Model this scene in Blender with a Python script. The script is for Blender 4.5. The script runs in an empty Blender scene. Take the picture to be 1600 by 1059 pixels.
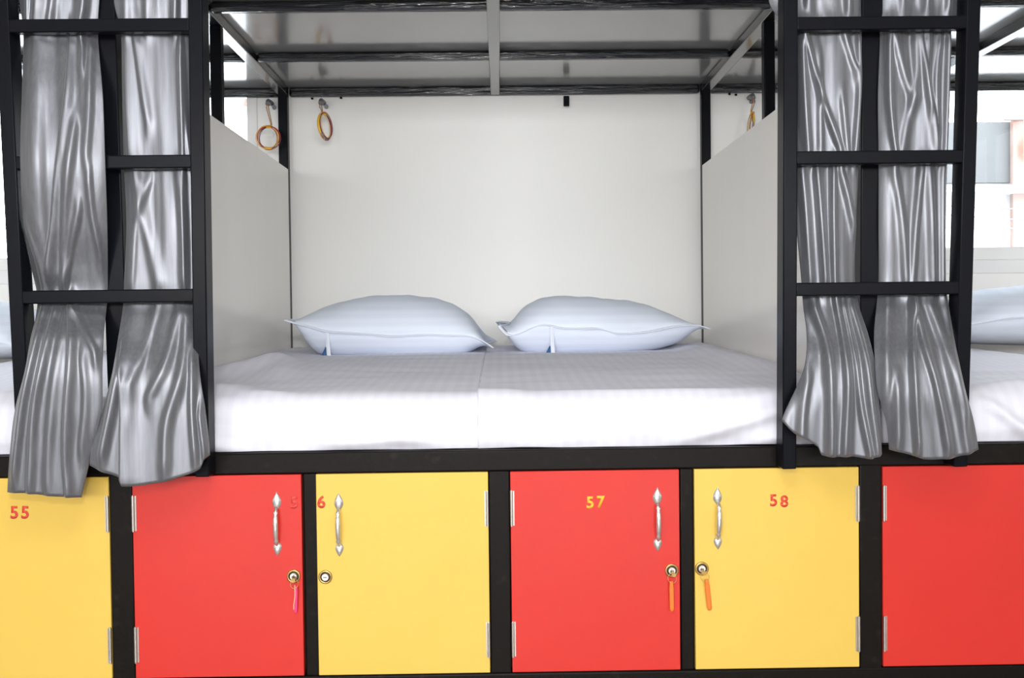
import bpy, bmesh, math, random
from mathutils import Vector, Matrix, noise
random.seed(4)
S = bpy.context.scene
COL = S.collection
R = math.radians

# ------------------------------------------------------------------ camera
F_PX, CD, CX, CZ = 1538.05, 2.3538, 0.0123, 0.9158
PIT, YAW, ROL = 0.0213, 0.0116, 0.0116
fw = Vector((math.sin(YAW)*math.cos(PIT), math.cos(YAW)*math.cos(PIT), -math.sin(PIT)))
rt = Vector((math.cos(YAW), -math.sin(YAW), 0))
up = rt.cross(fw)
cam_d = bpy.data.cameras.new('camera'); cam = bpy.data.objects.new('camera', cam_d); COL.objects.link(cam)
cam_d.sensor_width = 36; cam_d.lens = F_PX*36/1600; cam_d.clip_start = 0.05; cam_d.clip_end = 200
c_, s_ = math.cos(ROL), math.sin(ROL)
rx = rt*c_ - up*s_
ux = rt*s_ + up*c_
m = Matrix((rx, ux, -fw)).transposed().to_4x4(); m.translation = Vector((CX, -CD, CZ))
cam.matrix_world = m
S.camera = cam

def P(px, py, Y):
    """point of the plane at depth Y seen at a photograph pixel (a measuring aid)"""
    a = (px-800)/F_PX; b = (529.5-py)/F_PX
    a, b = a*c_ + b*s_, -a*s_ + b*c_
    r = fw + a*rt + b*up
    t = (Y+CD)/r.y
    return Vector((CX+r.x*t, Y, CZ+r.z*t))

# ------------------------------------------------------------------ light
W = bpy.data.worlds.new('daylight'); S.world = W; W.use_nodes = True
W.node_tree.nodes['Background'].inputs[0].default_value = (0.86, 0.93, 1.0, 1)
W.node_tree.nodes['Background'].inputs[1].default_value = 11.0

def light(name, kind, loc, aim, energy, color=(1, 1, 1), **kw):
    d = bpy.data.lights.new(name, kind); o = bpy.data.objects.new(name, d); COL.objects.link(o)
    d.energy = energy; d.color = color
    for k, v in kw.items(): setattr(d, k, v)
    o.location = loc; o.rotation_euler = (Vector(aim)-Vector(loc)).to_track_quat('-Z', 'Y').to_euler()
    return o
light('flash', 'SPOT', (-0.12, -2.36, 1.32), (-0.34, 0, 1.0), 60, (1, .985, .96), spot_size=R(104), spot_blend=.8, shadow_soft_size=.05)
light('added_overhead_fill', 'AREA', (-0.12, -1.75, 2.60), (-0.12, -1.3, 0), 28, (.97, .98, 1), shape='RECTANGLE', size=.75, size_y=1.0)  # added overhead fill, not a known fitting; lifts the bed tops
light('added_rear_fill', 'AREA', (-0.35, -9.4, 1.95), (0, 0, 1.2), 625, (.97, .98, 1), shape='RECTANGLE', size=8.0, size_y=1.0)  # unseen wide fill light added behind the camera to brighten the bays
S.view_settings.view_transform = 'Standard'; S.view_settings.look = 'None'
S.view_settings.exposure = 0.0; S.view_settings.gamma = 1.0
S.view_settings.use_curve_mapping = False
S.cycles.max_bounces = 10; S.cycles.diffuse_bounces = 5; S.cycles.glossy_bounces = 5; S.cycles.transparent_max_bounces = 12

# ------------------------------------------------------------------ materials
def mat(name, color, rough=.5, metal=0, bump=None, var=None, coat=0, spec=.5, coords='Object', **kw):
    """bump=(scale xyz, strength, distance); var=(scale xyz, colour2, lo, hi)"""
    m = bpy.data.materials.new(name); m.use_nodes = True
    nt = m.node_tree; b = nt.nodes['Principled BSDF']
    b.inputs['Base Color'].default_value = (*color, 1); b.inputs['Roughness'].default_value = rough
    b.inputs['Metallic'].default_value = metal; b.inputs['Specular IOR Level'].default_value = spec
    b.inputs['Coat Weight'].default_value = coat; b.inputs['Coat Roughness'].default_value = .08
    tc = nt.nodes.new('ShaderNodeTexCoord')
    def nz(scale, detail=4):
        mp = nt.nodes.new('ShaderNodeMapping'); mp.inputs['Scale'].default_value = scale
        nt.links.new(tc.outputs[coords], mp.inputs[0])
        n = nt.nodes.new('ShaderNodeTexNoise'); n.inputs['Scale'].default_value = 1; n.inputs['Detail'].default_value = detail
        nt.links.new(mp.outputs[0], n.inputs['Vector']); return n
    if var:
        sc, c2, lo, hi = var
        n = nz(sc); mr = nt.nodes.new('ShaderNodeMapRange'); mr.inputs[1].default_value = lo; mr.inputs[2].default_value = hi
        nt.links.new(n.outputs[0], mr.inputs[0])
        mx = nt.nodes.new('ShaderNodeMix'); mx.data_type = 'RGBA'
        mx.inputs[6].default_value = (*color, 1); mx.inputs[7].default_value = (*c2, 1)
        nt.links.new(mr.outputs[0], mx.inputs[0]); nt.links.new(mx.outputs[2], b.inputs['Base Color'])
    if bump:
        bs, st, di = bump
        n = nz(bs, 3); bp = nt.nodes.new('ShaderNodeBump'); bp.inputs['Strength'].default_value = st; bp.inputs['Distance'].default_value = di
        nt.links.new(n.outputs[0], bp.inputs['Height']); nt.links.new(bp.outputs[0], b.inputs['Normal'])
        if coat: nt.links.new(bp.outputs[0], b.inputs['Coat Normal'])
    for k, v in kw.items(): b.inputs[k].default_value = v
    return m

def stripes(m, axis, period, c1, c2, soft=.3):
    nt = m.node_tree; b = nt.nodes['Principled BSDF']
    tc = nt.nodes.new('ShaderNodeTexCoord'); sp = nt.nodes.new('ShaderNodeSeparateXYZ'); nt.links.new(tc.outputs['Object'], sp.inputs[0])
    mu = nt.nodes.new('ShaderNodeMath'); mu.operation = 'MULTIPLY'; mu.inputs[1].default_value = 2*math.pi/period
    nt.links.new(sp.outputs[axis], mu.inputs[0])
    si = nt.nodes.new('ShaderNodeMath'); si.operation = 'SINE'; nt.links.new(mu.outputs[0], si.inputs[0])
    mr = nt.nodes.new('ShaderNodeMapRange'); mr.inputs[1].default_value = -soft; mr.inputs[2].default_value = soft
    nt.links.new(si.outputs[0], mr.inputs[0])
    mx = nt.nodes.new('ShaderNodeMix'); mx.data_type = 'RGBA'; mx.inputs[6].default_value = (*c1, 1); mx.inputs[7].default_value = (*c2, 1)
    nt.links.new(mr.outputs[0], mx.inputs[0]); nt.links.new(mx.outputs[2], b.inputs['Base Color'])
    return m

M = {}
M['enamel'] = mat('black_enamel', (.005, .0055, .008), .28, bump=((45, 45, 45), .12, .002), var=((9, 9, 9), (.006, .006, .008), .45, .75), spec=.07)
M['enamel_gloss'] = mat('glossy_black_enamel', (.012, .012, .013), .2, bump=((30, 30, 30), .1, .002), spec=.8, coat=.6)
M['enamel_dusty'] = mat('dusty_black_enamel', (.006, .0045, .0035), .4, spec=.12, bump=((70, 70, 70), .15, .003), var=((30, 30, 30), (.018, .015, .013), .6, .8))
M['enamel_beam'] = mat('streaky_black_enamel', (.012, .014, .020), .13, bump=((5, 85, 75), 1.0, .017), spec=1.0)
M['laminate'] = mat('greyed_white_laminate', (.91, .885, .84), .16, bump=((3, 3, 3), .05, .01), var=((5, 5, .8), (.89, .865, .81), .4, .7))
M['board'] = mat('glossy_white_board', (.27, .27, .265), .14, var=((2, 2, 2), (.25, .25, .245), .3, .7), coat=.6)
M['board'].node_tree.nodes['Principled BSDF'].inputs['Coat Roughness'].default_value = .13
M['wall_gloss'] = mat('glossy_cream_wall', (.92, .915, .885), .5, bump=((3, 3, 3), .06, .01), spec=.3)
M['wall'] = mat('cream_wall_paint', (.78, .76, .70), .6)
M['wall_far'] = mat('grey_far_wall', (.22, .21, .20), .7)
M['white'] = mat('white_window_paint', (.85, .85, .84), .35)
M['floor'] = mat('grey_floor_tile', (.30, .28, .26), .35)
M['ceil'] = mat('white_ceiling', (.8, .8, .78), .8)
def door_mat(name, c, c2):
    m = mat(name, c, .22, var=((2.5, 2.5, 2.5), c2, .35, .7), coat=.06, spec=.3, bump=((7, 7, 7), .02, .01)); return m
M['yellow'] = door_mat('yellow_laminate', (.70, .475, .095), (.67, .445, .086))
M['red'] = door_mat('red_laminate', (.60, .034, .025), (.55, .032, .025))
M['digit_red'] = mat('red_vinyl', (.66, .06, .035), .5)
M['digit_yellow'] = mat('yellow_vinyl', (.85, .50, .04), .5)
M['digit_faded'] = mat('dull_red_vinyl', (.62, .055, .045), .5)
M['chrome'] = mat('chrome', (.74, .73, .71), .2, .85)
M['steel'] = mat('brushed_steel', (.55, .52, .48), .3, .9)
M['brass'] = mat('dull_brass', (.50, .33, .12), .32, 1)
M['dark'] = mat('dark_gap', (.01, .01, .01), .6)
M['locker_in'] = mat('locker_inner_ply', (.16, .12, .09), .7)
M['orange'] = mat('orange_plastic', (1.0, .20, .035), .35)
M['pink'] = mat('pink_plastic', (.95, .06, .22), .35)
M['cream_cord'] = mat('cream_cord', (.75, .55, .30), .6)
M['sheet'] = stripes(mat('white_striped_sheet', (.8, .8, .86), .75, bump=((1.2, 4, 5), .5, .01), spec=.25), 0, .032, (.70, .695, .765), (.675, .67, .74))
M['case'] = stripes(mat('white_striped_pillowcase', (.8, .83, .9), .75, bump=((5, 5, 5), .4, .012), spec=.25), 2, .03, (.76, .82, .93), (.73, .79, .90))
M['case_edge'] = mat('white_pillow_hem', (.76, .80, .88), .8)
M['blue'] = mat('blue_ticking', (.03, .10, .25), .7)
M['satin'] = mat('grey_satin', (.165, .17, .19), .42, .68, bump=((500, 500, 40), .15, .001), var=((140, 140, 8), (.205, .21, .23), .35, .7), coords='Object')
M['satin'].node_tree.nodes['Principled BSDF'].inputs['Sheen Weight'].default_value = .2
for n, c in (('wire_red', (.45, .03, .02)), ('wire_yellow', (.85, .50, .03)), ('wire_black', (.02, .03, .03)), ('wire_blue', (.08, .10, .16))):
    M[n] = mat(n, c, .4)
M['pvc'] = mat('grey_conduit', (.22, .23, .25), .5)
M['concrete'] = mat('grey_render', (.085, .088, .088), .8, var=((3, 3, 3), (.072, .075, .075), .3, .7))
M['plaster'] = mat('white_plaster', (.5, .5, .5), .8)
M['rust'] = mat('rusty_orange_paint', (.14, .055, .035), .7, var=((4, 4, 2), (.22, .16, .14), .4, .6))
M['cable'] = mat('cable_grey', (.12, .12, .12), .6)
g = bpy.data.materials.new('window_glass'); g.use_nodes = True; nt = g.node_tree; nt.nodes.clear()
out = nt.nodes.new('ShaderNodeOutputMaterial'); mx = nt.nodes.new('ShaderNodeMixShader'); tr = nt.nodes.new('ShaderNodeBsdfTransparent')
gl = nt.nodes.new('ShaderNodeBsdfGlossy'); gl.inputs['Roughness'].default_value = .02; fr = nt.nodes.new('ShaderNodeFresnel'); fr.inputs[0].default_value = 1.45
nt.links.new(fr.outputs[0], mx.inputs[0]); nt.links.new(tr.outputs[0], mx.inputs[1]); nt.links.new(gl.outputs[0], mx.inputs[2]); nt.links.new(mx.outputs[0], out.inputs[0])
M['glass'] = g

# ------------------------------------------------------------------ helpers
def tag(o, label, cat, group=None):
    o['label'] = label; o['category'] = cat
    if group: o['group'] = group
    return o
def empty(name, loc, label, cat, group=None):
    o = bpy.data.objects.new(name, None); COL.objects.link(o); o.location = loc; o.empty_display_size = .05
    return tag(o, label, cat, group)
def obj(name, bm, mats, parent=None, smooth=False, at=(0, 0, 0)):
    me = bpy.data.meshes.new(name)
    for v in bm.verts: v.co -= Vector(at)
    bm.normal_update(); bm.to_mesh(me); bm.free()
    for mm in (mats if isinstance(mats, (list, tuple)) else [mats]): me.materials.append(mm)
    if smooth:
        for p in me.polygons: p.use_smooth = True
    o = bpy.data.objects.new(name, me); COL.objects.link(o)
    if parent:
        o.parent = parent
        wp = Vector((0, 0, 0)); q = parent
        while q: wp += q.location; q = q.parent
        o.location = Vector(at) - wp
    else: o.location = at
    return o
def struct(name, bm, mm, smooth=False):
    o = obj(name, bm, mm, None, smooth); o['kind'] = 'structure'; return o
def box(bm, x0, x1, y0, y1, z0, z1, bev=0, mi=0, seg=2):
    vs = [bm.verts.new((x, y, z)) for x in (x0, x1) for y in (y0, y1) for z in (z0, z1)]
    fs = [bm.faces.new([vs[i] for i in q]) for q in ((0, 1, 3, 2), (4, 6, 7, 5), (0, 4, 5, 1), (2, 3, 7, 6), (0, 2, 6, 4), (1, 5, 7, 3))]
    for f_ in fs: f_.material_index = mi
    if bev:
        es = list({e for f_ in fs for e in f_.edges})
        r = bmesh.ops.bevel(bm, geom=es, offset=bev, segments=seg, affect='EDGES', profile=.5)
        for f_ in r['faces']: f_.material_index = mi; f_.smooth = True
    return fs
def BOX(*a, **k):
    bm = bmesh.new(); box(bm, *a, **k); return bm
def bar(bm, p0, p1, w, d, bev=.003):
    """slanted square tube between two points, width w in x, depth d in y"""
    p0, p1 = Vector(p0), Vector(p1)
    vs = []
    for p in (p0, p1):
        for sx, sy in ((-1, -1), (1, -1), (1, 1), (-1, 1)):
            vs.append(bm.verts.new(p+Vector((sx*w/2, sy*d/2, 0))))
    fs = [bm.faces.new([vs[i] for i in q]) for q in ((3, 2, 1, 0), (4, 5, 6, 7), (0, 1, 5, 4), (1, 2, 6, 5), (2, 3, 7, 6), (3, 0, 4, 7))]
    r = bmesh.ops.bevel(bm, geom=list({e for f_ in fs for e in f_.edges}), offset=bev, segments=2, affect='EDGES', profile=.5)
    for f_ in r['faces']: f_.smooth = True
def tube(bm, pts, rad, n=8, closed=False, mi=0):
    pts = [Vector(p) for p in pts]; N = len(pts); rings = []
    rr = rad if isinstance(rad, (list, tuple)) else [rad]*N
    ref = None
    for i, p in enumerate(pts):
        a = pts[(i-1) % N] if (closed or i) else p; b = pts[(i+1) % N] if (closed or i < N-1) else p
        t = (b-a).normalized()
        if ref is None: ref = t.orthogonal().normalized()
        ref = (ref - t*ref.dot(t))
        ref = ref.normalized() if ref.length > 1e-6 else t.orthogonal().normalized()
        s = t.cross(ref)
        rings.append([bm.verts.new(p + (ref*math.cos(k*2*math.pi/n) + s*math.sin(k*2*math.pi/n))*rr[i]) for k in range(n)])
    for i in range(N if closed else N-1):
        A, B = rings[i], rings[(i+1) % N]
        for k in range(n):
            f_ = bm.faces.new((A[k], A[(k+1) % n], B[(k+1) % n], B[k])); f_.smooth = True; f_.material_index = mi
    if not closed:
        for q in (rings[0][::-1], rings[-1]):
            f_ = bm.faces.new([bm.verts.new(v.co) for v in q]); f_.material_index = mi
def lathe_y(bm, c, prof, n=24, mi=0):
    """profile (radius, y offset) turned about a y axis through c"""
    rings = []
    for r, y in prof:
        rings.append([bm.verts.new((c[0]+r*math.cos(k*2*math.pi/n), c[1]+y, c[2]+r*math.sin(k*2*math.pi/n))) for k in range(n)])
    for i in range(len(rings)-1):
        for k in range(n):
            f_ = bm.faces.new((rings[i][k], rings[i][(k+1) % n], rings[i+1][(k+1) % n], rings[i+1][k])); f_.material_index = mi; f_.smooth = True
    f_ = bm.faces.new([bm.verts.new(v.co) for v in rings[-1]]); f_.material_index = mi
def lerp_table(tab, y):
    """tab: rows (key, values...) ; smooth interpolation"""
    if y <= tab[0][0]: return tab[0][1:]
    if y >= tab[-1][0]: return tab[-1][1:]
    for i in range(len(tab)-1):
        a, b = tab[i], tab[i+1]
        if a[0] <= y <= b[0]:
            t = (y-a[0])/(b[0]-a[0])
            p = tab[i-1] if i else a; q = tab[i+2] if i+2 < len(tab) else b
            r = []
            for k in range(1, len(a)):
                m0 = (b[k]-p[k])/(b[0]-p[0])*(b[0]-a[0]) if b[0] != p[0] else 0
                m1 = (q[k]-a[k])/(q[0]-a[0])*(b[0]-a[0]) if q[0] != a[0] else 0
                t2, t3 = t*t, t*t*t
                r.append((2*t3-3*t2+1)*a[k] + (t3-2*t2+t)*m0 + (-2*t3+3*t2)*b[k] + (t3-t2)*m1)
            return r
def sstep(a, b, x):
    t = max(0, min(1, (x-a)/(b-a))); return t*t*(3-2*t)

# ------------------------------------------------------------------ the room
XL, XR, YB, YF, ZC = -4.6, 4.6, 1.905, -9.8, 2.72
struct('floor', BOX(XL, XR, YF, YB+.2, -.1, 0), M['floor'])
struct('ceiling', BOX(XL, XR, YF, YB+.2, ZC, ZC+.1), M['ceil'])
struct('wall_left', BOX(XL-.1, XL, YF, YB+.2, 0, ZC), M['wall'])
struct('wall_right', BOX(XR, XR+.1, YF, YB+.2, 0, ZC), M['wall'])
struct('wall_front', BOX(XL-.1, XR+.1, YF-.1, YF, 0, ZC), M['wall_far'])
WB, WT = 1.085, 2.12        # window opening, bottom and top
WIN = [(-3.9, -1.02), (1.42, 3.9)]
bm = bmesh.new()
box(bm, XL, XR, YB, YB+.2, 0, WB); box(bm, XL, XR, YB, YB+.2, WT, ZC)
for a, b in ((XL, WIN[0][0]), (WIN[0][1], WIN[1][0]), (WIN[1][1], XR)): box(bm, a, b, YB, YB+.2, WB, WT)
struct('wall_back', bm, M['wall_gloss'])
for i, (a, b) in enumerate(WIN):
    w = bpy.data.objects.new('window_%d' % (i+1), None); COL.objects.link(w); w['kind'] = 'structure'; w.location = (a, YB, WB)
    bm = bmesh.new(); y0, y1 = YB-.005, YB+.07
    box(bm, a, b, y0, y1, WB, WB+.06, .004); box(bm, a, b, y0+.015, y1, WB+.06, WB+.115, .003)
    box(bm, a, b, y0, y1, WT-.05, WT, .004)
    for x in (a, b-.045): box(bm, x, x+.045, y0, y1, WB+.115, WT-.05, .003)
    box(bm, (a+b)/2-.02, (a+b)/2+.02, y0+.01, y1, WB+.115, WT-.05, .003)
    obj('window_frame', bm, M['white'], w)
    for j in range(2):
        x0 = a+.045 if j == 0 else (a+b)/2+.02; x1 = (a+b)/2-.02 if j == 0 else b-.045
        obj('window_pane', BOX(x0, x1, YB+.035, YB+.039, WB+.115, WT-.05), M['glass'], w)

# ------------------------------------------------------------------ outside
bl = empty('building', (3.9, 8.0, 0), 'pale neighbouring building with grey wall patch outside the right window', 'building')
bm = bmesh.new(); box(bm, 2.2, 9.5, 8.05, 8.6, 0, 2.58); obj('wall', bm, M['plaster'], bl)
def outbox(px0, px1, py0, py1, Y, dy):
    a = P(px0, py1, Y); b = P(px1, py0, Y); return BOX(a.x, b.x, Y, Y+dy, a.z, b.z)
obj('grey_wall_panel', outbox(1470, 1582, 190, 286, 7.98, .06), M['concrete'], bl)
obj('post', outbox(1583, 1600, 186, 390, 7.9, .06), M['rust'], bl)
obj('post', outbox(1612, 1624, 186, 390, 7.9, .06), M['rust'], bl)
obj('beam', outbox(1570, 1700, 180, 187, 7.85, .05), M['rust'], bl)
obj('ledge', outbox(1440, 1800, 286, 300, 7.7, .3), M['plaster'], bl)
for i, (y0, y1) in enumerate(((318, 326), (331, 345), (354, 352))):
    bm = bmesh.new(); pts = []
    for k in range(13):
        t = k/12; p = P(1440+260*t, y0+(y1-y0)*t + 4*math.sin(math.pi*t), 6.8); pts.append(p)
    tube(bm, pts, .006, 6)
    tag(obj('cable', bm, M['cable'], None, True, at=pts[0]), ('upper', 'middle', 'lower')[i] + ' thin dark cable strung outside the right window', 'cable', 'cables outside the right window')
bl2 = empty('building', (-3.0, 7.0, 0), 'pale building with reddish fascia outside the left window', 'building')
bm = bmesh.new(); a = P(386, 158, 7.0); b = P(412, 158, 7.0); box(bm, a.x, b.x+.6, 7.0, 7.5, 0, a.z); obj('wall', bm, M['plaster'], bl2)
obj('fascia', BOX(a.x-.02, b.x+.6, 6.95, 7.0, a.z-.05, a.z+.01), M['rust'], bl2)
g_ = BOX(-30, 30, 2.2, 30, -.3, -.2); o = struct('ground_outside', g_, M['plaster'])

# ------------------------------------------------------------------ the bunk frame: three bays welded in one row
BW = 1.8
bf = empty('bunk_bed_frame', (0, 0, 0), 'long black steel bunk bed frame over the red and yellow lockers', 'bunk bed')
ZR0, ZR1 = .549, .600
ZU, ZUB = 1.8735, 1.9085          # upper bunk: bottom and top of its beams
def part(name, bm, mm, **k): return obj(name, bm, mm, bf, **k)
X0, X1 = -2.7, 2.7
part('bed_rail', BOX(X0, X1, 0, .045, ZR0, ZR1, bev=.004), M['enamel_dusty'])
part('base_rail', BOX(X0, X1, 0, .045, .012, .0605, bev=.004), M['enamel_dusty'])
part('back_rail', BOX(X0, X1, 1.85, 1.885, ZR0, ZR1, bev=.003), M['enamel'])
part('top_rail', BOX(X0, X1, 0.002, .040, ZU-.005, ZUB+.03, bev=.005), M['enamel_beam'])
part('guard_rail', BOX(X0, X1, 0.002, .036, 2.26, 2.295, bev=.005), M['enamel'])
for i, x in enumerate((-2.7, -.9, .9, 2.7)):
    part('front_post', BOX(x-.0268, x+.0268, .001, .05, 0, ZR1, bev=.003), M['enamel_dusty'])
    sl = -.016 if x < 0 else .010
    bm = bmesh.new(); bar(bm, (x, .027, ZR1), (x+sl*1.7, .027, 2.3), .050, .046); part('front_post', bm, M['enamel'])
    part('back_post', BOX(x-.003-.017, x-.003+.022, 1.85, 1.888, 0, 2.3, bev=.003), M['enamel'])
    part('middle_post', BOX(x-.018, x+.018, .862, .898, 1.5, ZU, bev=.003), M['enamel'])
    part('side_beam', BOX(x-.022, x+.022, .05, 1.85, ZU, ZUB-.001, bev=.0035), M['enamel_gloss'])
    part('lower_side_beam', BOX(x-.018, x+.018, .05, 1.85, .56, .6, bev=.003), M['enamel'])
    part('side_panel', BOX(x-.0195, x+.0195, .052, 1.848, .60, 1.558, bev=.001), M['laminate'])
for bx in (-1.8, 0, 1.8):
    xa, xb = bx-.9, bx+.9
    for y, nm in ((.725, 'cross_beam'), (1.315, 'cross_beam')):
        part(nm, BOX(xa+.0215, xb-.0215, y, y+.035, ZU+.002, ZUB-.0005, bev=.012, seg=4), M['enamel_beam'])
    part('back_beam', BOX(xa+.0215, xb-.0215, 1.872, 1.905-.003, ZU-.003, ZUB+.004, bev=.012, seg=4), M['enamel_beam'])
    part('middle_beam', BOX(bx-.019, bx+.022, .04, 1.90, ZU-.002, ZUB-.0008, bev=.003), M['enamel_gloss'])
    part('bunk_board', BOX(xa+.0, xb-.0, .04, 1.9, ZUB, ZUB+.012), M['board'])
    part('bed_base', BOX(xa+.03, xb-.03, .046, 1.845, .582, .5995), M['locker_in'])
    # lockers' thin posts and the middle post
    part('locker_post', BOX(bx-.0205, bx+.0295, .002, .045, .06, ZR0, bev=.003), M['enamel_dusty'])
    for s in (-1, 1):
        xc = bx+.0035+s*.4525
        part('locker_post', BOX(xc-.0158, xc+.0158, .004, .045, .06, ZR0, bev=.003), M['enamel_dusty'])
# bracket with bolt under the back beam
bm = bmesh.new(); c = P(885, 158, 1.868); box(bm, c.x-.0125, c.x+.0125, 1.863, 1.872, c.z-.022, c.z+.022, .003)
lathe_y(bm, (c.x, 1.863, c.z-.004), [(.006, 0), (.0055, -.004), (.003, -.005)], 10); part('bracket', bm, M['enamel'])
# weld spatter lumps under the back beams
for x, px, py in ((0, 488, 155), (0, 533, 154), (0, 1140, 148), (0, 1150, 149)):
    c = P(px, py-1, 1.89); bm = bmesh.new(); bmesh.ops.create_icosphere(bm, subdivisions=2, radius=.0045)
    for v in bm.verts: v.co = Vector((v.co.x*1.4, v.co.y, v.co.z)) * (1+.3*noise.noise(v.co*300)) + c
    part('weld', bm, M['enamel'], smooth=True)

# ------------------------------------------------------------------ ladders
def ladder(label, sides, rungs):
    c = P((sides[0][0][0]+sides[1][0][0])/2, 720, -.03)
    t = empty('bunk_ladder', (c.x, -.03, .55), label, 'ladder')
    xs = []
    for (px0, py0), (px1, py1) in sides:
        a = P(px0, py0, -.0255); b = P(px1, py1, -.0255); k = (b.x-a.x)/(b.z-a.z)
        zt, zb = 2.28, .553
        bm = bmesh.new(); bar(bm, (a.x+k*(zb-a.z), -.0285, zb), (a.x+k*(zt-a.z), -.0285, zt), .033, .054)
        obj('upright', bm, M['enamel'], t); xs.append(lambda z, a=a, k=k: a.x+k*(z-a.z))
    for z in rungs:
        obj('rung', BOX(xs[0](z)+.014, xs[1](z)-.014, -.055, -.030, z-.0155, z+.0155, bev=.003), M['enamel'], t)
    return t
ladder('black steel ladder left of the double bed, grey curtains behind its rungs', (((16, 100), (38, 540)), ((312, 100), (321, 700))), (.977, 1.288, 1.603, 1.92, 2.23))
ladder('black steel ladder right of the double bed, grey curtains behind its rungs', (((1230, 100), (1228, 700)), ((1510, 100), (1500, 450))), (.975, 1.282, 1.594, 1.91, 2.22))

# ------------------------------------------------------------------ lockers
DZ0, DZ1 = .0625, .5475
def handle_bm(x, zt, zb, lean=0):
    """leaf ended pull: flat leaf, neck, arched tapering bar, leaf"""
    bm = bmesh.new()
    L = zt-zb
    def leaf(zc, h, w, flip):
        n = 10; rows = []
        for i in range(n+1):
            t = i/n; ww = w*math.sin(math.pi*t**(.75 if flip else 1.2))**.8 + .0004
            z = zc + (h/2 - h*t)*1.0
            th = .0042*math.sin(math.pi*t)**.6+.0012
            rows.append([bm.verts.new((x+ww*u, -.0005-th*(1-u*u)**.5 if abs(u) < 1 else -.0002, z)) for u in (-1, -.7, -.35, 0, .35, .7, 1)])
        for i in range(n):
            for k in range(6):
                f_ = bm.faces.new((rows[i][k], rows[i+1][k], rows[i+1][k+1], rows[i][k+1])); f_.smooth = True
    lh = L*.29
    leaf(zt-lh/2, lh, .0108, False); leaf(zb+L*.22/2, L*.22, .0100, True)
    prof = []
    z0, z1 = zt-lh*.82, zb+L*.17
    N = 22
    pts, rad = [], []
    for i in range(N+1):
        t = i/N; y = -.004 - .013*math.sin(math.pi*t)**.5
        r = .0032+.0032*math.sin(math.pi*t)**.6
        if i in (3, 19): r += .0018
        if i in (4, 18): r -= .0012
        pts.append((x+lean*(t-.5), y, z0+(z1-z0)*t)); rad.append(r)
    tube(bm, pts, rad, 10)
    return bm
def lock_bm(c):
    bm = bmesh.new()
    lathe_y(bm, c, [(.0165, 0), (.0165, -.002), (.0145, -.0036), (.0118, -.0030), (.0112, .0008)], 28, 0)
    lathe_y(bm, c, [(.0113, -.0006), (.0112, -.0008)], 28, 1)
    lathe_y(bm, c, [(.0086, -.0008), (.0086, -.0050), (.0078, -.0062)], 24, 2)
    box(bm, c[0]-.0045, c[0]+.0045, c[1]-.0068, c[1]-.0061, c[2]-.0009, c[2]+.0009, mi=1)
    return bm
def hinge_bm(x, zc, s):
    """barrel with five knuckles and a leaf on the door side (s = direction of the door)"""
    bm = bmesh.new(); H = .084
    tube(bm, [(x, -.0035, zc-H/2), (x, -.0035, zc+H/2)], .0031, 10)
    for k in range(5):
        z0 = zc-H/2+k*H/5
        tube(bm, [(x, -.0035, z0+.0006), (x, -.0035, z0+H/5-.0006)], .0036, 12)
    box(bm, min(x, x+s*.007), max(x, x+s*.007), -.0016, -.0002, zc-H/2, zc+H/2)
    box(bm, x-.0012, x+.0012, -.0050, -.002, zc-H/2-.002, zc+H/2+.002)
    return bm
def text_mesh(s, h):
    cu = bpy.data.curves.new('digit', 'FONT'); cu.body = s; cu.size = 1; cu.extrude = 0; cu.offset = .028; cu.resolution_u = 6
    to = bpy.data.objects.new('tmp', cu); COL.objects.link(to)
    dg = bpy.context.evaluated_depsgraph_get(); me = bpy.data.meshes.new_from_object(to.evaluated_get(dg))
    bpy.data.objects.remove(to)
    xs = [v.co.x for v in me.vertices]; ys = [v.co.y for v in me.vertices]
    k = h/(max(ys)-min(ys)); cx, cy = (max(xs)+min(xs))/2, (max(ys)+min(ys))/2
    me.transform(Matrix.Scale(k, 4) @ Matrix.Translation((-cx, -cy, 0)))
    return me
def digit(s, px, py, hpx, mm, door, tilt=0):
    c = P(px, py, -.001); me = text_mesh(s, hpx*.00153)
    bm = bmesh.new(); bm.from_mesh(me); bpy.data.meshes.remove(me)
    fl = bm.faces[:]; r = bmesh.ops.extrude_face_region(bm, geom=fl)
    bmesh.ops.translate(bm, vec=(0, 0, .0006), verts=[v for v in r['geom'] if isinstance(v, bmesh.types.BMVert)])
    bmesh.ops.recalc_face_normals(bm, faces=bm.faces[:])
    bm.transform(Matrix.Translation((c.x, -.0002, c.z)) @ Matrix.Rotation(tilt, 4, 'Y') @ Matrix.Rotation(R(90), 4, 'X'))
    return obj('digit', bm, mm, door)
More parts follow.
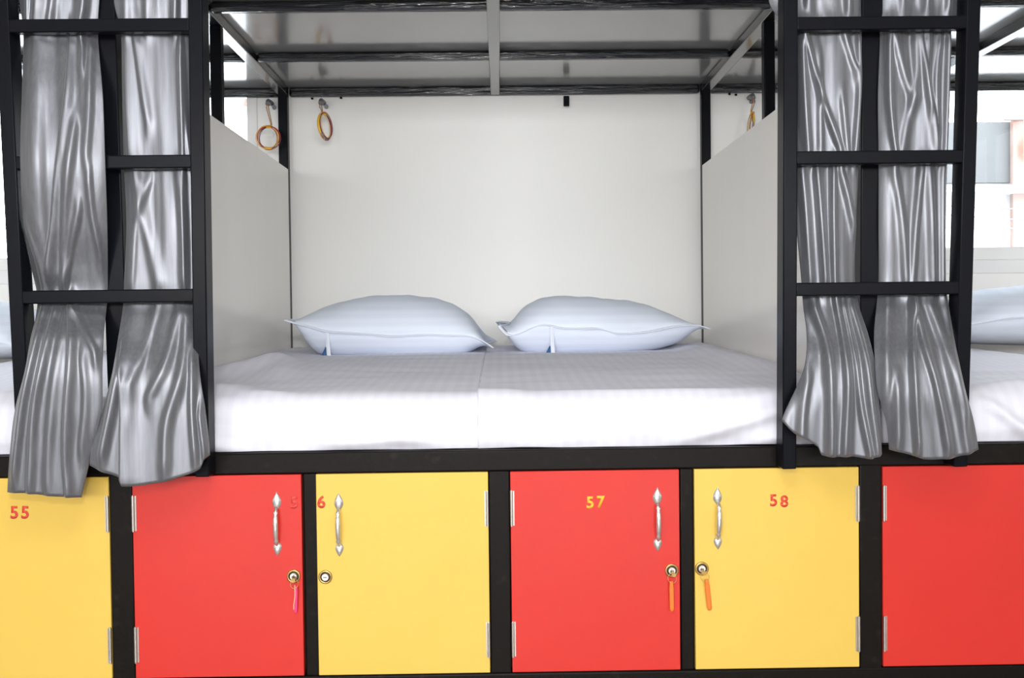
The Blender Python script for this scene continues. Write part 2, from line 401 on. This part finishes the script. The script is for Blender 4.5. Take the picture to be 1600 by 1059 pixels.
def locker(x0, x1, color, hs, label, handle=None, lock=None, digits=()):
    """hs = side of the hinges"""
    xc = (x0+x1)/2
    t = empty('locker', (xc, 0, .06), label, 'locker', 'lockers under the beds')
    bm = bmesh.new(); a, b, y0, y1, z0, z1, th = x0+.002, x1-.002, .022, .52, DZ0, DZ1, .008
    for q in ((a, a+th, y0, y1, z0, z1), (b-th, b, y0, y1, z0, z1), (a, b, y0, y1, z0, z0+th), (a, b, y0, y1, z1-th, z1), (a, b, y1, y1+th, z0, z1)): box(bm, *q)
    obj('body', bm, M['locker_in'], t)
    d = obj('door', BOX(x0+.0012, x1-.0012, 0, .018, DZ0, DZ1, bev=.0012, seg=1), color, t, at=(xc, 0, DZ0))
    hx = x0+.0035 if hs < 0 else x1-.0035
    for zc in (.4595, .1435): obj('hinge', hinge_bm(hx, zc, -hs), M['steel'], d)
    if handle:
        px, pa, pb, px2 = handle; A = P(px, pa, 0); B = P(px2, pb, 0)
        obj('handle', handle_bm(A.x, A.z, B.z, B.x-A.x), M['chrome'], d, smooth=True)
    if lock:
        c = P(lock[0], lock[1], 0); obj('lock', lock_bm((c.x, 0, c.z)), [M['brass'], M['dark'], M['chrome']], d)
    for dd in digits: digit(*dd[:5], d, dd[5] if len(dd) > 5 else 0)
    return d
Y_, R_ = M['yellow'], M['red']
locker(-1.332, -.9268, Y_, 1, 'yellow locker numbered 55 at the far left', digits=(('5', 22, 800.5, 20, M['digit_red']), ('5', 39, 800.5, 20, M['digit_red'], .03)))
locker(-.8733, -.4679, R_, -1, 'red locker with a pink key tag and a faded 5, left of the yellow 6', (432, 768, 868, 434), (459, 900), (('5', 459.5, 785, 19, M['digit_faded']),))
locker(-.4351, -.0207, Y_, 1, 'yellow locker with a red 6 and no key in its lock', (529, 770, 869, 531), (508.5, 901), (('6', 502, 784, 20, M['digit_red']),))
locker(.0301, .4386, R_, -1, 'red locker numbered 57 with an orange key tag', (1027, 761, 861, 1028), (1049.5, 891), (('5', 922, 785, 19, M['digit_yellow']), ('7', 939, 784, 19, M['digit_yellow'])))
locker(.4726, .8724, Y_, 1, 'yellow locker numbered 58 with an orange key tag', (1121, 761, 858, 1120), (1096.5, 888), (('5', 1208.5, 781.5, 19, M['digit_red'], -.04), ('8', 1225.5, 783, 19, M['digit_red'])))
locker(.9275, 1.3355, R_, -1, 'unnumbered red locker at the far right under the curtains')

# ------------------------------------------------------------------ keys hanging in the locks
def key(lock, tagpts, color, label, wpx, cord=False):
    c = P(lock[0], lock[1], 0)
    t = empty('locker_key', (c.x, -.008, c.z), label, 'key')
    bm = bmesh.new(); box(bm, c.x-.0007, c.x+.0007, -.022, -.0062, c.z-.006, c.z+.005, .0003)
    r_ = .0085
    bmesh.ops.create_cone(bm, cap_ends=True, radius1=.0052, radius2=.0052, depth=.0016, segments=18, matrix=Matrix.Translation((c.x+.002, -.019, c.z-.006)) @ Matrix.Rotation(R(65), 4, 'X') @ Matrix.Rotation(R(15), 4, 'Z'))
    obj('key_head', bm, M['brass'], t)
    (ax, ay), (bx, by) = tagpts; A = P(ax, ay, -.012); B = P(bx, by, -.006)
    rc = Vector(((c.x+A.x)/2, -.014, (c.z-.008+A.z)/2)); rad = abs(A.z-(c.z-.008))/2+.003
    bm = bmesh.new(); tube(bm, [(rc.x+rad*math.cos(k*math.pi/14)*.95, rc.y+.004*math.sin(k*math.pi/14), rc.z+rad*math.sin(k*math.pi/14)) for k in range(28)], .0007, 6, closed=True)
    obj('key_ring', bm, M['brass'], t, smooth=True)
    w = wpx*.00153/2; dirv = (B-A); n = Vector((-dirv.z, 0, dirv.x)).normalized()
    bm = bmesh.new(); N = 12; rows = []
    for i in range(N+1):
        s = i/N; p = A.lerp(B, s); k = w*(.75+.25*min(1, s*4))*(1 if s < .92 else .62)
        rows.append([bm.verts.new(p+n*k*u+Vector((0, dy, 0))) for u, dy in ((-1, 0), (-.7, -.0022), (.7, -.0022), (1, 0), (.7, .0012), (-.7, .0012))])
    for i in range(N):
        for k in range(6): bm.faces.new((rows[i][k], rows[i+1][k], rows[i+1][(k+1) % 6], rows[i][(k+1) % 6])).smooth = True
    bm.faces.new(rows[0]); bm.faces.new(rows[-1][::-1])
    obj('key_tag', bm, color, t)
    if cord:
        bm = bmesh.new(); tube(bm, [P(460.5, 914, -.016), P(461, 930, -.013), P(459, 945, -.012), P(459, 952, -.010)], .0011, 6); obj('cord', bm, M['cream_cord'], t, smooth=True)
key((459, 900), ((463, 916), (462, 958)), M['pink'], 'key with a pink tag in the red locker beside the yellow locker 6', 5, True)
key((1049.5, 891), ((1049, 908), (1050, 955)), M['orange'], 'key with an upright orange tag in the lock of red locker 57', 7.5)
key((1096.5, 888), ((1104, 905), (1109, 953)), M['orange'], 'key with a slanting orange tag in the lock of yellow locker 58', 7.5)

# ------------------------------------------------------------------ mattresses
def mattress(x0, x1, label, folds=(), seed=0):
    """stuffed mattress under a tucked white sheet; origin at its front foot"""
    prof = []                                # (y, z, nx weight): from the foot of the front face over the edge to the back
    y0, z0, rad = .022, .601, .065
    NF, NR, NT = 26, 10, 56
    def ztop(y): return .735 + .045*sstep(0, 1.1, y) + .022*sstep(.9, 1.8, y)
    for i in range(NF): t = i/NF; prof.append((y0-.008*math.sin(math.pi*t), z0+(.735-rad-z0)*t, 0))
    for i in range(NR): a = i/NR*math.pi/2; prof.append((y0+rad-rad*math.cos(a), .735-rad+rad*math.sin(a), 1+i/NR*.99))
    for i in range(NT+1): t = i/NT; y = y0+rad+(1.842-y0-rad)*t; prof.append((y, ztop(y), 2))
    NX = 150
    bm = bmesh.new(); V = []
    n_ = noise.noise
    for (y, z, k) in prof:
        row = []
        for j in range(NX+1):
            u = j/NX; x = x0+(x1-x0)*u
            e = min(x-x0, x1-x); rr = .0005 if (abs(x1) < .1 and x1-x < .1) or (abs(x0) < .1 and x-x0 < .1) else .022
            drop = 0
            yy, zz = y, z
            q = (z-z0)/(.735-z0)
            kf = 1 if k == 0 else max(0, 2-k)          # how much of the face's relief carries over the rounded edge
            off = (-.006*n_((x*3+seed, q*2, 1)) - .004*n_((x*9, q*4, seed+2)))*kf
            if k > 0:
                zz += (1-kf)*.006*n_((x*2.2+seed, y*3, 4)) + (1-kf)*.003*n_((x*4, y*14, seed))
            for (fx0, fy0, fx1, fy1, w, a) in folds:
                a *= 1.5 if w < .035 else 1.0      # folds across the sheet, in (x, run) with run = z on the face, z+y on top
                run = z + max(0, y-y0)
                dx, dy = fx1-fx0, fy1-fy0; L2 = dx*dx+dy*dy
                s = ((x-fx0)*dx+(run-fy0)*dy)/L2
                px_, py_ = fx0+dx*s, fy0+dy*s
                dist = ((x-px_)*dy-(run-fy0 - dy*s)*dx)/math.sqrt(L2) if True else 0
                fade = sstep(-.1, .3, s)*(1-sstep(.7, 1.1, s))
                h = a*math.exp(-(dist/w)**2)*fade
                off -= h*kf; zz += h*(1-kf)
            ed = 0
            if e < rr: ed = rr-math.sqrt(max(0, rr*rr-(rr-e)**2))
            yy += off+ed*.9*kf; zz -= ed*(1-kf)
            if k == 0 and z == z0: zz += .0025*n_((x*7, seed, 0))+.001
            row.append(bm.verts.new((x, yy, zz)))
        V.append(row)
    for i in range(len(V)-1):
        for j in range(NX): bm.faces.new((V[i][j], V[i][j+1], V[i+1][j+1], V[i+1][j]))
    # sides, back and underside close the body
    loop_l = [r[0] for r in V]; loop_r = [r[-1] for r in V]
    bl_ = bm.verts.new((x0, 1.842, .601)); br_ = bm.verts.new((x1, 1.842, .601))
    for i in range(len(V)-1):
        bm.faces.new((bl_, loop_l[i], loop_l[i+1])); bm.faces.new((br_, loop_r[i+1], loop_r[i]))
    bm.faces.new([bl_]+V[-1]+[br_]); bm.faces.new([br_]+V[0][::-1]+[bl_])
    o = obj('mattress', bm, M['sheet'], None, True, at=((x0+x1)/2, .02, .601))
    return tag(o, label, 'mattress', 'sheeted mattresses on the bunks')
mattress(-.878, -.0445, 'white sheeted mattress under the left pillow of the middle bed',
         [(-.88, .655, -.60, .605, .022, .010), (-.86, .70, -.72, .61, .016, .008), (-.87, .79, -.60, .93, .05, .018), (-.80, .86, -.50, .80, .03, .006),
          (-.87, 1.1, -.70, 1.7, .05, .030), (-.62, 1.2, -.76, 1.9, .06, .020), (-.28, .64, -.10, .60, .02, .004), (-.45, .615, -.15, .63, .016, .005)], 1)
mattress(-.0455, .878, 'white sheeted mattress under the right pillow of the middle bed',
         [(-.10, .80, .08, .775, .05, .006), (-.02, .72, .22, .66, .012, .005), (.42, .61, .86, .735, .020, .010), (.60, .605, .87, .66, .018, .010), (.72, .60, .87, .70, .012, .006),
          (.10, .80, .60, .775, .02, .004), (.80, 1.2, .70, 2.4, .07, .02), (.45, .70, .87, .77, .02, .004)], 5)
mattress(.922, 1.755, 'white sheeted mattress of the right hand bed, behind the right ladder',
         [(1.17, .72, 1.30, .61, .016, .012), (1.05, .73, 1.10, .60, .02, .008), (1.2, .80, 1.6, .82, .03, .008), (1.2, .92, 1.6, .90, .04, .010), (1.2, 1.1, 1.7, 1.05, .05, .010)], 9)
mattress(-1.755, -.922, 'white sheeted mattress of the left hand bed, behind the left ladder',
         [(-1.4, .80, -1.0, .84, .03, .01), (-1.3, 1.0, -1.0, .95, .04, .010)], 13)

# ------------------------------------------------------------------ pillows
def pillow(label, tips, seam, top, bot, hemx, seed, hem=True):
    """tips = left/right px; seam/top/bot: tables of (px, py) measured on the photo"""
    YF_, YK, YM, YR = 1.24, 1.22, 1.47, 1.70
    def zt(px): return P(px, lerp_table(top, px)[0], YM).z
    def zs(px): return P(px, lerp_table(seam, px)[0], YF_).z
    def zb(px): return P(px, lerp_table(bot, px)[0], YF_+.02).z
    NS, NT = 90, 40
    def X(px, t):
        x = P(px, 500, YF_).x
        return x
    pa, pb = tips; pc = (pa+pb)/2
    def pt(s, t, side):
        """s,t in -1..1 ; side +1 upper, -1 lower"""
        px = pc + s*(pb-pa)/2
        ys = (1-.10*(1-abs(t)**2)*abs(s)**6)         # waist between the dog ears
        x = P(pc+s*ys*(pb-pa)/2, 500, YF_).x
        x0 = P(pc, 500, YF_).x; x = x0+(x-x0)*(1+.02*(1+t)/2)
        halfy = (YR-YF_)/2*(1-.08*(1-abs(s)**2)*0)
        y = (YF_+YR)/2 + t*halfy
        bow = .018*(1-s*s)
        y -= bow*(-t)                                 # front edge bellies forward
        seamz = zs(px) + .012*(1+t)/2
        prof = (1-abs(t)**2.2)**.55 if abs(t) < 1 else 0
        if side > 0:
            zz = seamz + (zt(px)-seamz)*prof*(1-abs(s)**14) + .004*noise.noise((px*.02, t*2, seed))*prof + .0035*noise.noise((px*.05, t*1.5, seed+9))*prof
        else:
            zbb = min(zb(px), seamz-.002)
            pr = (1-abs(t)**5)**.6 if abs(t) < 1 else 0
            zz = seamz + (zbb-seamz)*pr*(1-abs(s)**14)
            y -= t*.035*pr*(1-abs(t))*0
        return Vector((x, y, zz))
    o = empty('pillow', pt(0, 0, -1), label, 'pillow', 'pillows in white striped cases')
    bm = bmesh.new()
    ts = [math.sin(math.pi/2*(-1+2*i/NT)) for i in range(NT+1)]
    up_ = [[bm.verts.new(pt(-1+2*j/NS, t, 1)) for j in range(NS+1)] for t in ts]
    for side, grid in ((1, up_),):
        for i in range(NT):
            for j in range(NS): bm.faces.new((grid[i][j], grid[i][j+1], grid[i+1][j+1], grid[i+1][j]))
    lo = []
    for i, t in enumerate(ts):
        lo.append([up_[i][j] if (i in (0, NT) or j in (0, NS)) else bm.verts.new(pt(-1+2*j/NS, t, -1)) for j in range(NS+1)])
    for i in range(NT):
        for j in range(NS): bm.faces.new((lo[i][j], lo[i+1][j], lo[i+1][j+1], lo[i][j+1]))
    obj('pillowcase', bm, M['case'], o, True, at=pt(0, 0, -1))
    # stitched flange round the seam
    bm = bmesh.new(); rim = [pt(-1+2*j/120, -1, 1) for j in range(121)] + [pt(1, -1+2*j/40, 1) for j in range(1, 41)] + [pt(1-2*j/120, 1, 1) for j in range(1, 121)] + [pt(-1, 1-2*j/40, 1) for j in range(1, 40)]
    cen = pt(0, 0, 1)
    rows = []
    for k, p in enumerate(rim):
        outv = Vector((p.x-cen.x, p.y-cen.y, 0)).normalized()
        wv = .010+.003*noise.noise((k*.12, seed, 3))
        dz = -.003+.004*noise.noise((k*.09, seed, 0))
        rows.append((bm.verts.new(p-outv*.006+Vector((0, 0, .002))), bm.verts.new(p+outv*wv+Vector((0, 0, dz+.0016))), bm.verts.new(p+outv*wv+Vector((0, 0, dz-.0016))), bm.verts.new(p-outv*.006-Vector((0, 0, .002)))))
    n = len(rows)
    for k in range(n):
        a, b = rows[k], rows[(k+1) % n]
        for q in range(4): bm.faces.new((a[q], b[q], b[(q+1) % 4], a[(q+1) % 4]))
    obj('hem', bm, M['case_edge'], o, True)
    # the case opening: a folded strip down the front with the blue inner pillow showing at its foot
    def strip(c0, c1, w0, w1, p0, p1, mm, name, off):
        bm = bmesh.new(); rows = []
        for i in range(9):
            t = i/8; py = p0+(p1-p0)*t; pxm = c0+(c1-c0)*t; w = w0+(w1-w0)*t
            row = []
            for u in (-1, 0, 1):
                q = P(pxm+u*w/2, py, YF_)
                s = ((pxm+u*w/2)-pc)/((pb-pa)/2); y = YF_-.018*(1-s*s)-off
                row.append((Vector((q.x, y-(.003 if u == 0 else 0), q.z))))
            rows.append([bm.verts.new(v) for v in row]+[bm.verts.new(v+Vector((0, .012, 0))) for v in row[::-1]])
        for i in range(8):
            for k in range(6): bm.faces.new((rows[i][k], rows[i+1][k], rows[i+1][(k+1) % 6], rows[i][(k+1) % 6]))
        bm.faces.new(rows[0][::-1]); bm.faces.new(rows[-1])
        obj(name, bm, mm, o)
    if hemx:
        y0 = lerp_table(seam, hemx)[0]+2
        strip(hemx, hemx+3, 6, 6, y0, bot[2][1]-1, M['case_edge'], 'case_fold', .004)
        strip(hemx-2, hemx-5.5, 1, 9, bot[2][1]-16, bot[2][1]-1, M['blue'], 'inner_pillow', .002)
    return o
pillow('plump white striped pillow, the left one on the middle bed', (447, 768),
       [(447, 499), (480, 508), (510, 516), (560, 520), (620, 524), (660, 522), (700, 523), (735, 525), (755, 534), (768, 542)],
       [(447, 497), (470, 489), (500, 478), (540, 467), (590, 462), (640, 462), (690, 470), (730, 490), (755, 515), (768, 538)],
       [(447, 503), (475, 545), (500, 558), (560, 560), (640, 561), (720, 557), (748, 548), (768, 545)], 512, 2)
pillow('plump white striped pillow, the right one on the middle bed', (781, 1106),
       [(781, 508), (795, 522), (812, 520), (845, 507), (885, 512), (930, 512), (965, 520), (1010, 517), (1050, 509), (1085, 507), (1106, 513)],
       [(781, 503), (800, 492), (830, 473), (870, 463), (930, 464), (1000, 471), (1040, 482), (1080, 500), (1106, 511)],
       [(781, 515), (800, 545), (835, 556), (900, 557), (1000, 553), (1060, 540), (1090, 525), (1106, 516)], 861, 6)
pillow('white pillow at the right edge on the right hand bed', (1494, 1830),
       [(1494, 508), (1530, 505), (1580, 496), (1660, 498), (1780, 502), (1830, 505)],
       [(1494, 503), (1515, 480), (1550, 462), (1600, 450), (1660, 446), (1740, 455), (1830, 500)],
       [(1494, 515), (1520, 535), (1560, 539), (1660, 540), (1780, 530), (1830, 512)], None, 11)
pillow('white pillow at the left edge on the left hand bed', (-250, 32),
       [(-250, 520), (-200, 528), (-100, 530), (0, 535), (20, 542), (32, 550)],
       [(-250, 515), (-200, 480), (-100, 466), (-30, 475), (10, 492), (25, 520), (32, 546)],
       [(-250, 530), (-200, 560), (-100, 562), (0, 563), (20, 560), (32, 553)], None, 15)

# ------------------------------------------------------------------ curtains
def curtain(label, rows, folds, hem, seed, side=1):
    """rows: (py, left px, right px, depth, ripple); folds: (path [(py, px)...], width left, width right, height in m)"""
    y0 = rows[0][0]
    NU, NV = 150, 260
    bm = bmesh.new(); V = []
    nn = noise.noise
    for i in range(NV+1):
        v = i/NV
        row = []
        for j in range(NU+1):
            u = j/NU
            yb = lerp_table(hem, u)[0]
            py = y0 + (yb-y0)*v
            xl, xr, Yc, rp = lerp_table(rows, py)
            px = xl+(xr-xl)*u
            h = 0
            for path, wl, wr, a in folds:
                if py < path[0][0]-40 or py > path[-1][0]+40: continue
                fx = lerp_table(path, py)[0]
                fd = sstep(path[0][0]-40, path[0][0]+10, py)*(1-sstep(path[-1][0]-10, path[-1][0]+40, py))
                d_ = px-fx; w = wl if d_ < 0 else wr
                if abs(d_) < 3*w: h += a*fd*math.exp(-(d_/w)**2)
            h += rp*(nn((u*4+seed, py*.0025, seed))*.8 + nn((u*9+seed*2, py*.003, 3))*.22)
            h -= .012*(abs(2*u-1)**6)                      # edges turn back
            p = P(px, py, Yc); p.y = Yc-h
            row.append(bm.verts.new(p))
        V.append(row)
    for i in range(NV):
        for j in range(NU): bm.faces.new((V[i][j], V[i+1][j], V[i+1][j+1], V[i][j+1]))
    o = obj('curtain', bm, M['satin'], None, True, at=V[0][NU//2].co.copy())
    so = o.modifiers.new('thickness', 'SOLIDIFY'); so.thickness = .0018; so.offset = 1
    return tag(o, label, 'curtain', 'grey satin curtains tied behind the ladders')
T = -560      # top, at the upper bunk's rail
curtain('grey satin curtain left of the post on the left ladder, hanging lowest', [
    (T, 20, 190, -.020, .016), (-100, 24, 160, -.022, .014), (0, 28, 152, -.016, .012), (40, 33, 150, -.010, .008), (70, 34, 151, -.014, .010), (150, 31, 158, -.055, .014), (250, 28, 161, -.075, .014),
    (350, 34, 164, -.050, .012), (420, 47, 165, -.018, .008), (462, 56, 165, -.008, .006), (495, 54, 162, -.030, .008), (530, 46, 159, -.080, .010), (580, 38, 157, -.100, .010), (640, 22, 156, -.100, .010),
    (700, 14, 142, -.095, .010), (775, 8, 124, -.090, .010)],
    [([(53, 60), (150, 55), (250, 55), (350, 60), (430, 78)], 14, 22, .016),
     ([(53, 112), (150, 106), (250, 92), (350, 84), (420, 80)], 3, 10, .010),
     ([(53, 130), (90, 131), (100, 130)], 5, 4, .010),
     ([(70, 142), (180, 140), (240, 136)], 6, 5, .007),
     ([(200, 118), (300, 106), (360, 102), (440, 103)], 7, 6, .010),
     ([(280, 140), (340, 146), (400, 158)], 5, 4, .008),
     ([(330, 125), (400, 112), (445, 104)], 6, 4, .008),
     ([(350, 40), (400, 60), (450, 72)], 4, 6, .006),
     ([(480, 72), (560, 52), (640, 36), (740, 24)], 7, 6, .014),
     ([(480, 90), (560, 70), (640, 56), (760, 48)], 5, 7, .013),
     ([(480, 106), (560, 92), (640, 82), (760, 76)], 6, 8, .010),
     ([(480, 113), (560, 112), (640, 106), (700, 104), (770, 106)], 4, 8, .012),
     ([(480, 118), (520, 135), (550, 150)], 5, 4, .012),
     ([(560, 130), (620, 134), (700, 128)], 5, 7, .008),
     ([(-400, 70), (-50, 62), (30, 58)], 8, 12, .012), ([(-400, 110), (-50, 88), (30, 80)], 5, 6, .012), ([(-400, 140), (0, 134), (36, 130)], 10, 4, .015), ([(-300, 50), (30, 42)], 4, 4, .008)],
    [(0, 770), (.3, 770), (.6, 774), (1, 778)], 1)
curtain('grey satin curtain between the post and inner upright of the left ladder', [
    (T, 185, 330, -.020, .014), (-100, 180, 305, -.020, .012), (0, 176, 300, -.016, .010), (40, 186, 298, -.010, .006), (60, 188, 297, -.012, .006), (150, 190, 298, -.014, .008), (250, 192, 302, -.012, .007), (350, 196, 304, -.014, .008),
    (440, 192, 306, -.010, .006), (480, 190, 307, -.012, .006), (530, 182, 307, -.045, .008), (580, 174, 309, -.085, .008), (640, 158, 318, -.095, .008), (700, 141, 325, -.098, .008), (760, 136, 326, -.100, .008)],
    [([(53, 196), (150, 198), (240, 203)], 5, 12, .008),
     ([(60, 212), (130, 222), (190, 232)], 4, 8, .007),
     ([(90, 285), (180, 290), (240, 296)], 8, 3, .008),
     ([(60, 283), (440, 290)], 4, 3, .007),
     ([(270, 212), (330, 222), (400, 238), (440, 246)], 8, 12, .009),
     ([(280, 235), (340, 215), (440, 207)], 10, 5, .006),
     ([(270, 280), (350, 286), (440, 288)], 7, 5, .008),
     ([(480, 245), (560, 222), (600, 205)], 10, 5, .005),
     ([(490, 280), (560, 262), (620, 234)], 7, 9, .011),
     ([(500, 292), (580, 284), (660, 262), (730, 258)], 7, 9, .013),
     ([(560, 300), (640, 300), (710, 305)], 5, 5, .012),
     ([(580, 185), (650, 172), (710, 160)], 7, 8, .018),
     ([(560, 191), (640, 191), (755, 191)], 2.2, 26, .016),
     ([(650, 312), (700, 318)], 4, 3, .012),
     ([(-400, 200), (36, 196)], 6, 10, .010), ([(-400, 240), (36, 232)], 6, 12, .010), ([(-400, 285), (36, 275)], 6, 5, .012)],
    [(0, 728), (.12, 737), (.28, 748), (.30, 758), (.55, 755), (.75, 746), (.92, 733), (.96, 718), (1, 712)], 2)
curtain('grey satin curtain between the inner upright and post of the right ladder', [
    (T, 1190, 1370, -.020, .014), (-100, 1198, 1345, -.020, .014), (0, 1204, 1347, .0, .010), (22, 1217, 1347, -.000, .008), (40, 1240, 1348, -.008, .007), (60, 1243, 1348, -.010, .008), (150, 1242, 1346, -.014, .009), (250, 1242, 1343, -.010, .007), (350, 1247, 1339, -.014, .008),
    (440, 1255, 1338, -.008, .006), (480, 1258, 1345, -.012, .008), (520, 1263, 1358, -.040, .008), (560, 1262, 1368, -.080, .010), (600, 1250, 1373, -.092, .012), (660, 1224, 1378, -.095, .014), (715, 1222, 1379, -.095, .014)],
    [([(53, 1252), (150, 1256), (240, 1262)], 6, 5, .013),
     ([(53, 1256), (130, 1276), (180, 1292), (235, 1312)], 4, 5, .012),
     ([(53, 1318), (90, 1330), (110, 1338)], 5, 4, .010),
     ([(60, 1342), (130, 1344), (240, 1336)], 5, 3, .012),
     ([(100, 1280), (240, 1282)], 5, 4, .008),
     ([(160, 1316), (240, 1324)], 5, 4, .010),
     ([(265, 1252), (330, 1258), (440, 1265)], 5, 7, .012),
     ([(265, 1275), (350, 1282), (440, 1288)], 5, 6, .012),
     ([(265, 1300), (340, 1300), (440, 1302)], 4, 5, .013),
     ([(265, 1312), (310, 1325), (350, 1334)], 6, 4, .013),
     ([(480, 1272), (540, 1290), (600, 1296), (710, 1297)], 7, 6, .016),
     ([(470, 1304), (540, 1316), (600, 1322), (705, 1318)], 4, 9, .014),
     ([(480, 1330), (560, 1352), (640, 1362), (710, 1372)], 6, 5, .014),
     ([(480, 1318), (560, 1335), (640, 1345), (710, 1358)], 4, 4, .012),
     ([(590, 1262), (650, 1254), (690, 1252)], 8, 6, .012),
     ([(-400, 1225), (20, 1228)], 6, 6, .012), ([(-400, 1270), (20, 1262)], 6, 9, .012), ([(-400, 1320), (25, 1325)], 6, 5, .014)],
    [(0, 658), (.12, 676), (.36, 698), (.40, 711), (.7, 713), (.88, 716), (1, 710)], 3)
curtain('grey satin curtain right of the post on the right ladder, hem spread widest', [
    (T, 1370, 1560, -.020, .014), (-100, 1380, 1535, -.020, .014), (-20, 1377, 1520, -.004, .008), (10, 1378, 1512, .0, .008), (34, 1378, 1492, -.006, .006), (60, 1378, 1488, -.010, .008), (150, 1375, 1487, -.014, .009), (250, 1376, 1483, -.010, .007), (350, 1376, 1480, -.014, .008),
    (440, 1376, 1480, -.008, .006), (475, 1373, 1483, -.012, .008), (520, 1369, 1491, -.045, .008), (560, 1370, 1499, -.085, .010), (610, 1374, 1510, -.100, .012), (660, 1388, 1524, -.100, .012), (720, 1394, 1534, -.100, .012)],
    [([(53, 1388), (150, 1388), (200, 1392), (240, 1398)], 4, 5, .012),
     ([(53, 1395), (110, 1410), (150, 1424)], 5, 12, .010),
     ([(53, 1430), (130, 1430), (200, 1415), (240, 1408)], 5, 8, .008),
     ([(60, 1450), (120, 1448), (170, 1456), (235, 1464)], 7, 4, .009),
     ([(60, 1438), (110, 1444), (165, 1452)], 4, 3, .006),
     ([(60, 1484), (240, 1478)], 5, 3, .013),
     ([(60, 1470), (130, 1462), (200, 1466)], 4, 4, .008),
     ([(265, 1395), (340, 1408), (440, 1414)], 6, 6, .010),
     ([(265, 1438), (350, 1430), (440, 1424)], 5, 5, .010),
     ([(265, 1450), (350, 1455), (440, 1458)], 7, 6, .010),
     ([(265, 1474), (440, 1474)], 5, 4, .010),
     ([(475, 1424), (560, 1424), (700, 1432)], 5, 4, .016),
     ([(475, 1426), (540, 1442), (600, 1460), (700, 1478)], 5, 9, .014),
     ([(475, 1450), (540, 1475), (620, 1496), (710, 1512)], 7, 10, .014),
     ([(475, 1478), (560, 1490), (640, 1508)], 6, 5, .008),
     ([(475, 1385), (600, 1384)], 6, 8, .008),
     ([(600, 1400), (690, 1402)], 6, 7, .012),
     ([(-400, 1410), (30, 1410)], 6, 10, .010), ([(-400, 1450), (25, 1446)], 6, 7, .012), ([(-300, 1490), (25, 1480)], 5, 5, .012)],
    [(0, 703), (.25, 712), (.35, 717), (.6, 716), (.8, 711), (1, 703)], 4)

# ------------------------------------------------------------------ wire coils
def coil(label, stub, top, c, rx_, rz_, turn, edge=False, seed=0, tapes=()):
    s = P(*stub, 1.87); cc = P(*c, 1.80); tp = P(*top, 1.80); k = (1.80+CD)/F_PX
    t = empty('wire_coil', (tp.x, 1.80, tp.z), label, 'wire', 'coiled wires hanging from conduit ends')
    bm = bmesh.new(); tube(bm, [(s.x, 1.903, s.z+.004), (s.x, 1.875, s.z+.004), (s.x, 1.84, s.z), (s.x, 1.83, s.z-.012)], [.010, .010, .011, .011], 14)
    tube(bm, [(s.x+.010, 1.903, s.z-.012), (s.x+.014, 1.88, s.z-.014)], .009, 12)
    obj('conduit_end', bm, M['pvc'], t, smooth=True)
    rnd = random.Random(seed)
    names = ['wire_yellow', 'wire_red', 'wire_black', 'wire_red', 'wire_yellow', 'wire_blue', 'wire_red', 'wire_yellow']
    for i, nm in enumerate(names):
        ox, oz = rnd.uniform(-1, 1)*2.2*k, rnd.uniform(-1, 1)*1.5*k; ra = rx_*k*rnd.uniform(.70, 1.02); rb = rz_*k*rnd.uniform(.92, 1.02)
        oy = rnd.uniform(-.006, .006); pts = []
        for q in range(36):
            a = q*2*math.pi/36
            x, z = ra*math.cos(a), rb*math.sin(a)
            xr, zr = x*math.cos(turn)-z*math.sin(turn), x*math.sin(turn)+z*math.cos(turn)
            pts.append((cc.x+ox+xr, 1.80+oy+(.035*math.cos(a) if edge else .003*math.cos(a+i)), cc.z+oz+zr))
        bm = bmesh.new(); tube(bm, pts, .0012, 6, closed=True); obj('wire', bm, M[nm], t, smooth=True)
    for i, nm in enumerate(('wire_red', 'wire_yellow', 'wire_blue')):
        dx = (i-1)*.0025
        bm = bmesh.new(); tube(bm, [(s.x+dx, 1.835, s.z-.006), (s.x+dx*2, 1.82, s.z-.03), (tp.x+dx, 1.80, tp.z+.012), (tp.x+dx*.5, 1.80, tp.z-.006)], .0012, 6); obj('wire', bm, M[nm], t, smooth=True)
    for (a0, a1) in tapes:
        pts = []
        for q in range(7):
            a = R(a0+(a1-a0)*q/6); x, z = rx_*k*.94*math.cos(a), rz_*k*.95*math.sin(a)
            pts.append((cc.x+x*math.cos(turn)-z*math.sin(turn), 1.80+(.035*math.cos(a) if edge else 0), cc.z+x*math.sin(turn)+z*math.cos(turn)))
        bm = bmesh.new(); tube(bm, pts, .0068, 8); obj('tape', bm, M['wire_yellow'], t, smooth=True)
coil('round coil of red and yellow wires left of the back post', (422, 161), (424, 198), (420, 215), 18, 18, 0, False, 1, ((75, 102), (250, 285)))
coil('narrow edge-on coil of wires in front of the white wall', (504, 160), (503, 176), (508, 197), 8, 21, .10, True, 2, ((70, 100), (130, 215)))
coil('coil of wires half hidden by the right side panel', (1173, 152), (1174, 178), (1173, 196), 7, 20, -.15, True, 5, ((30, 110), (-70, 0)))
print('verts', sum(len(o.data.vertices) for o in bpy.data.objects if o.type == 'MESH'))
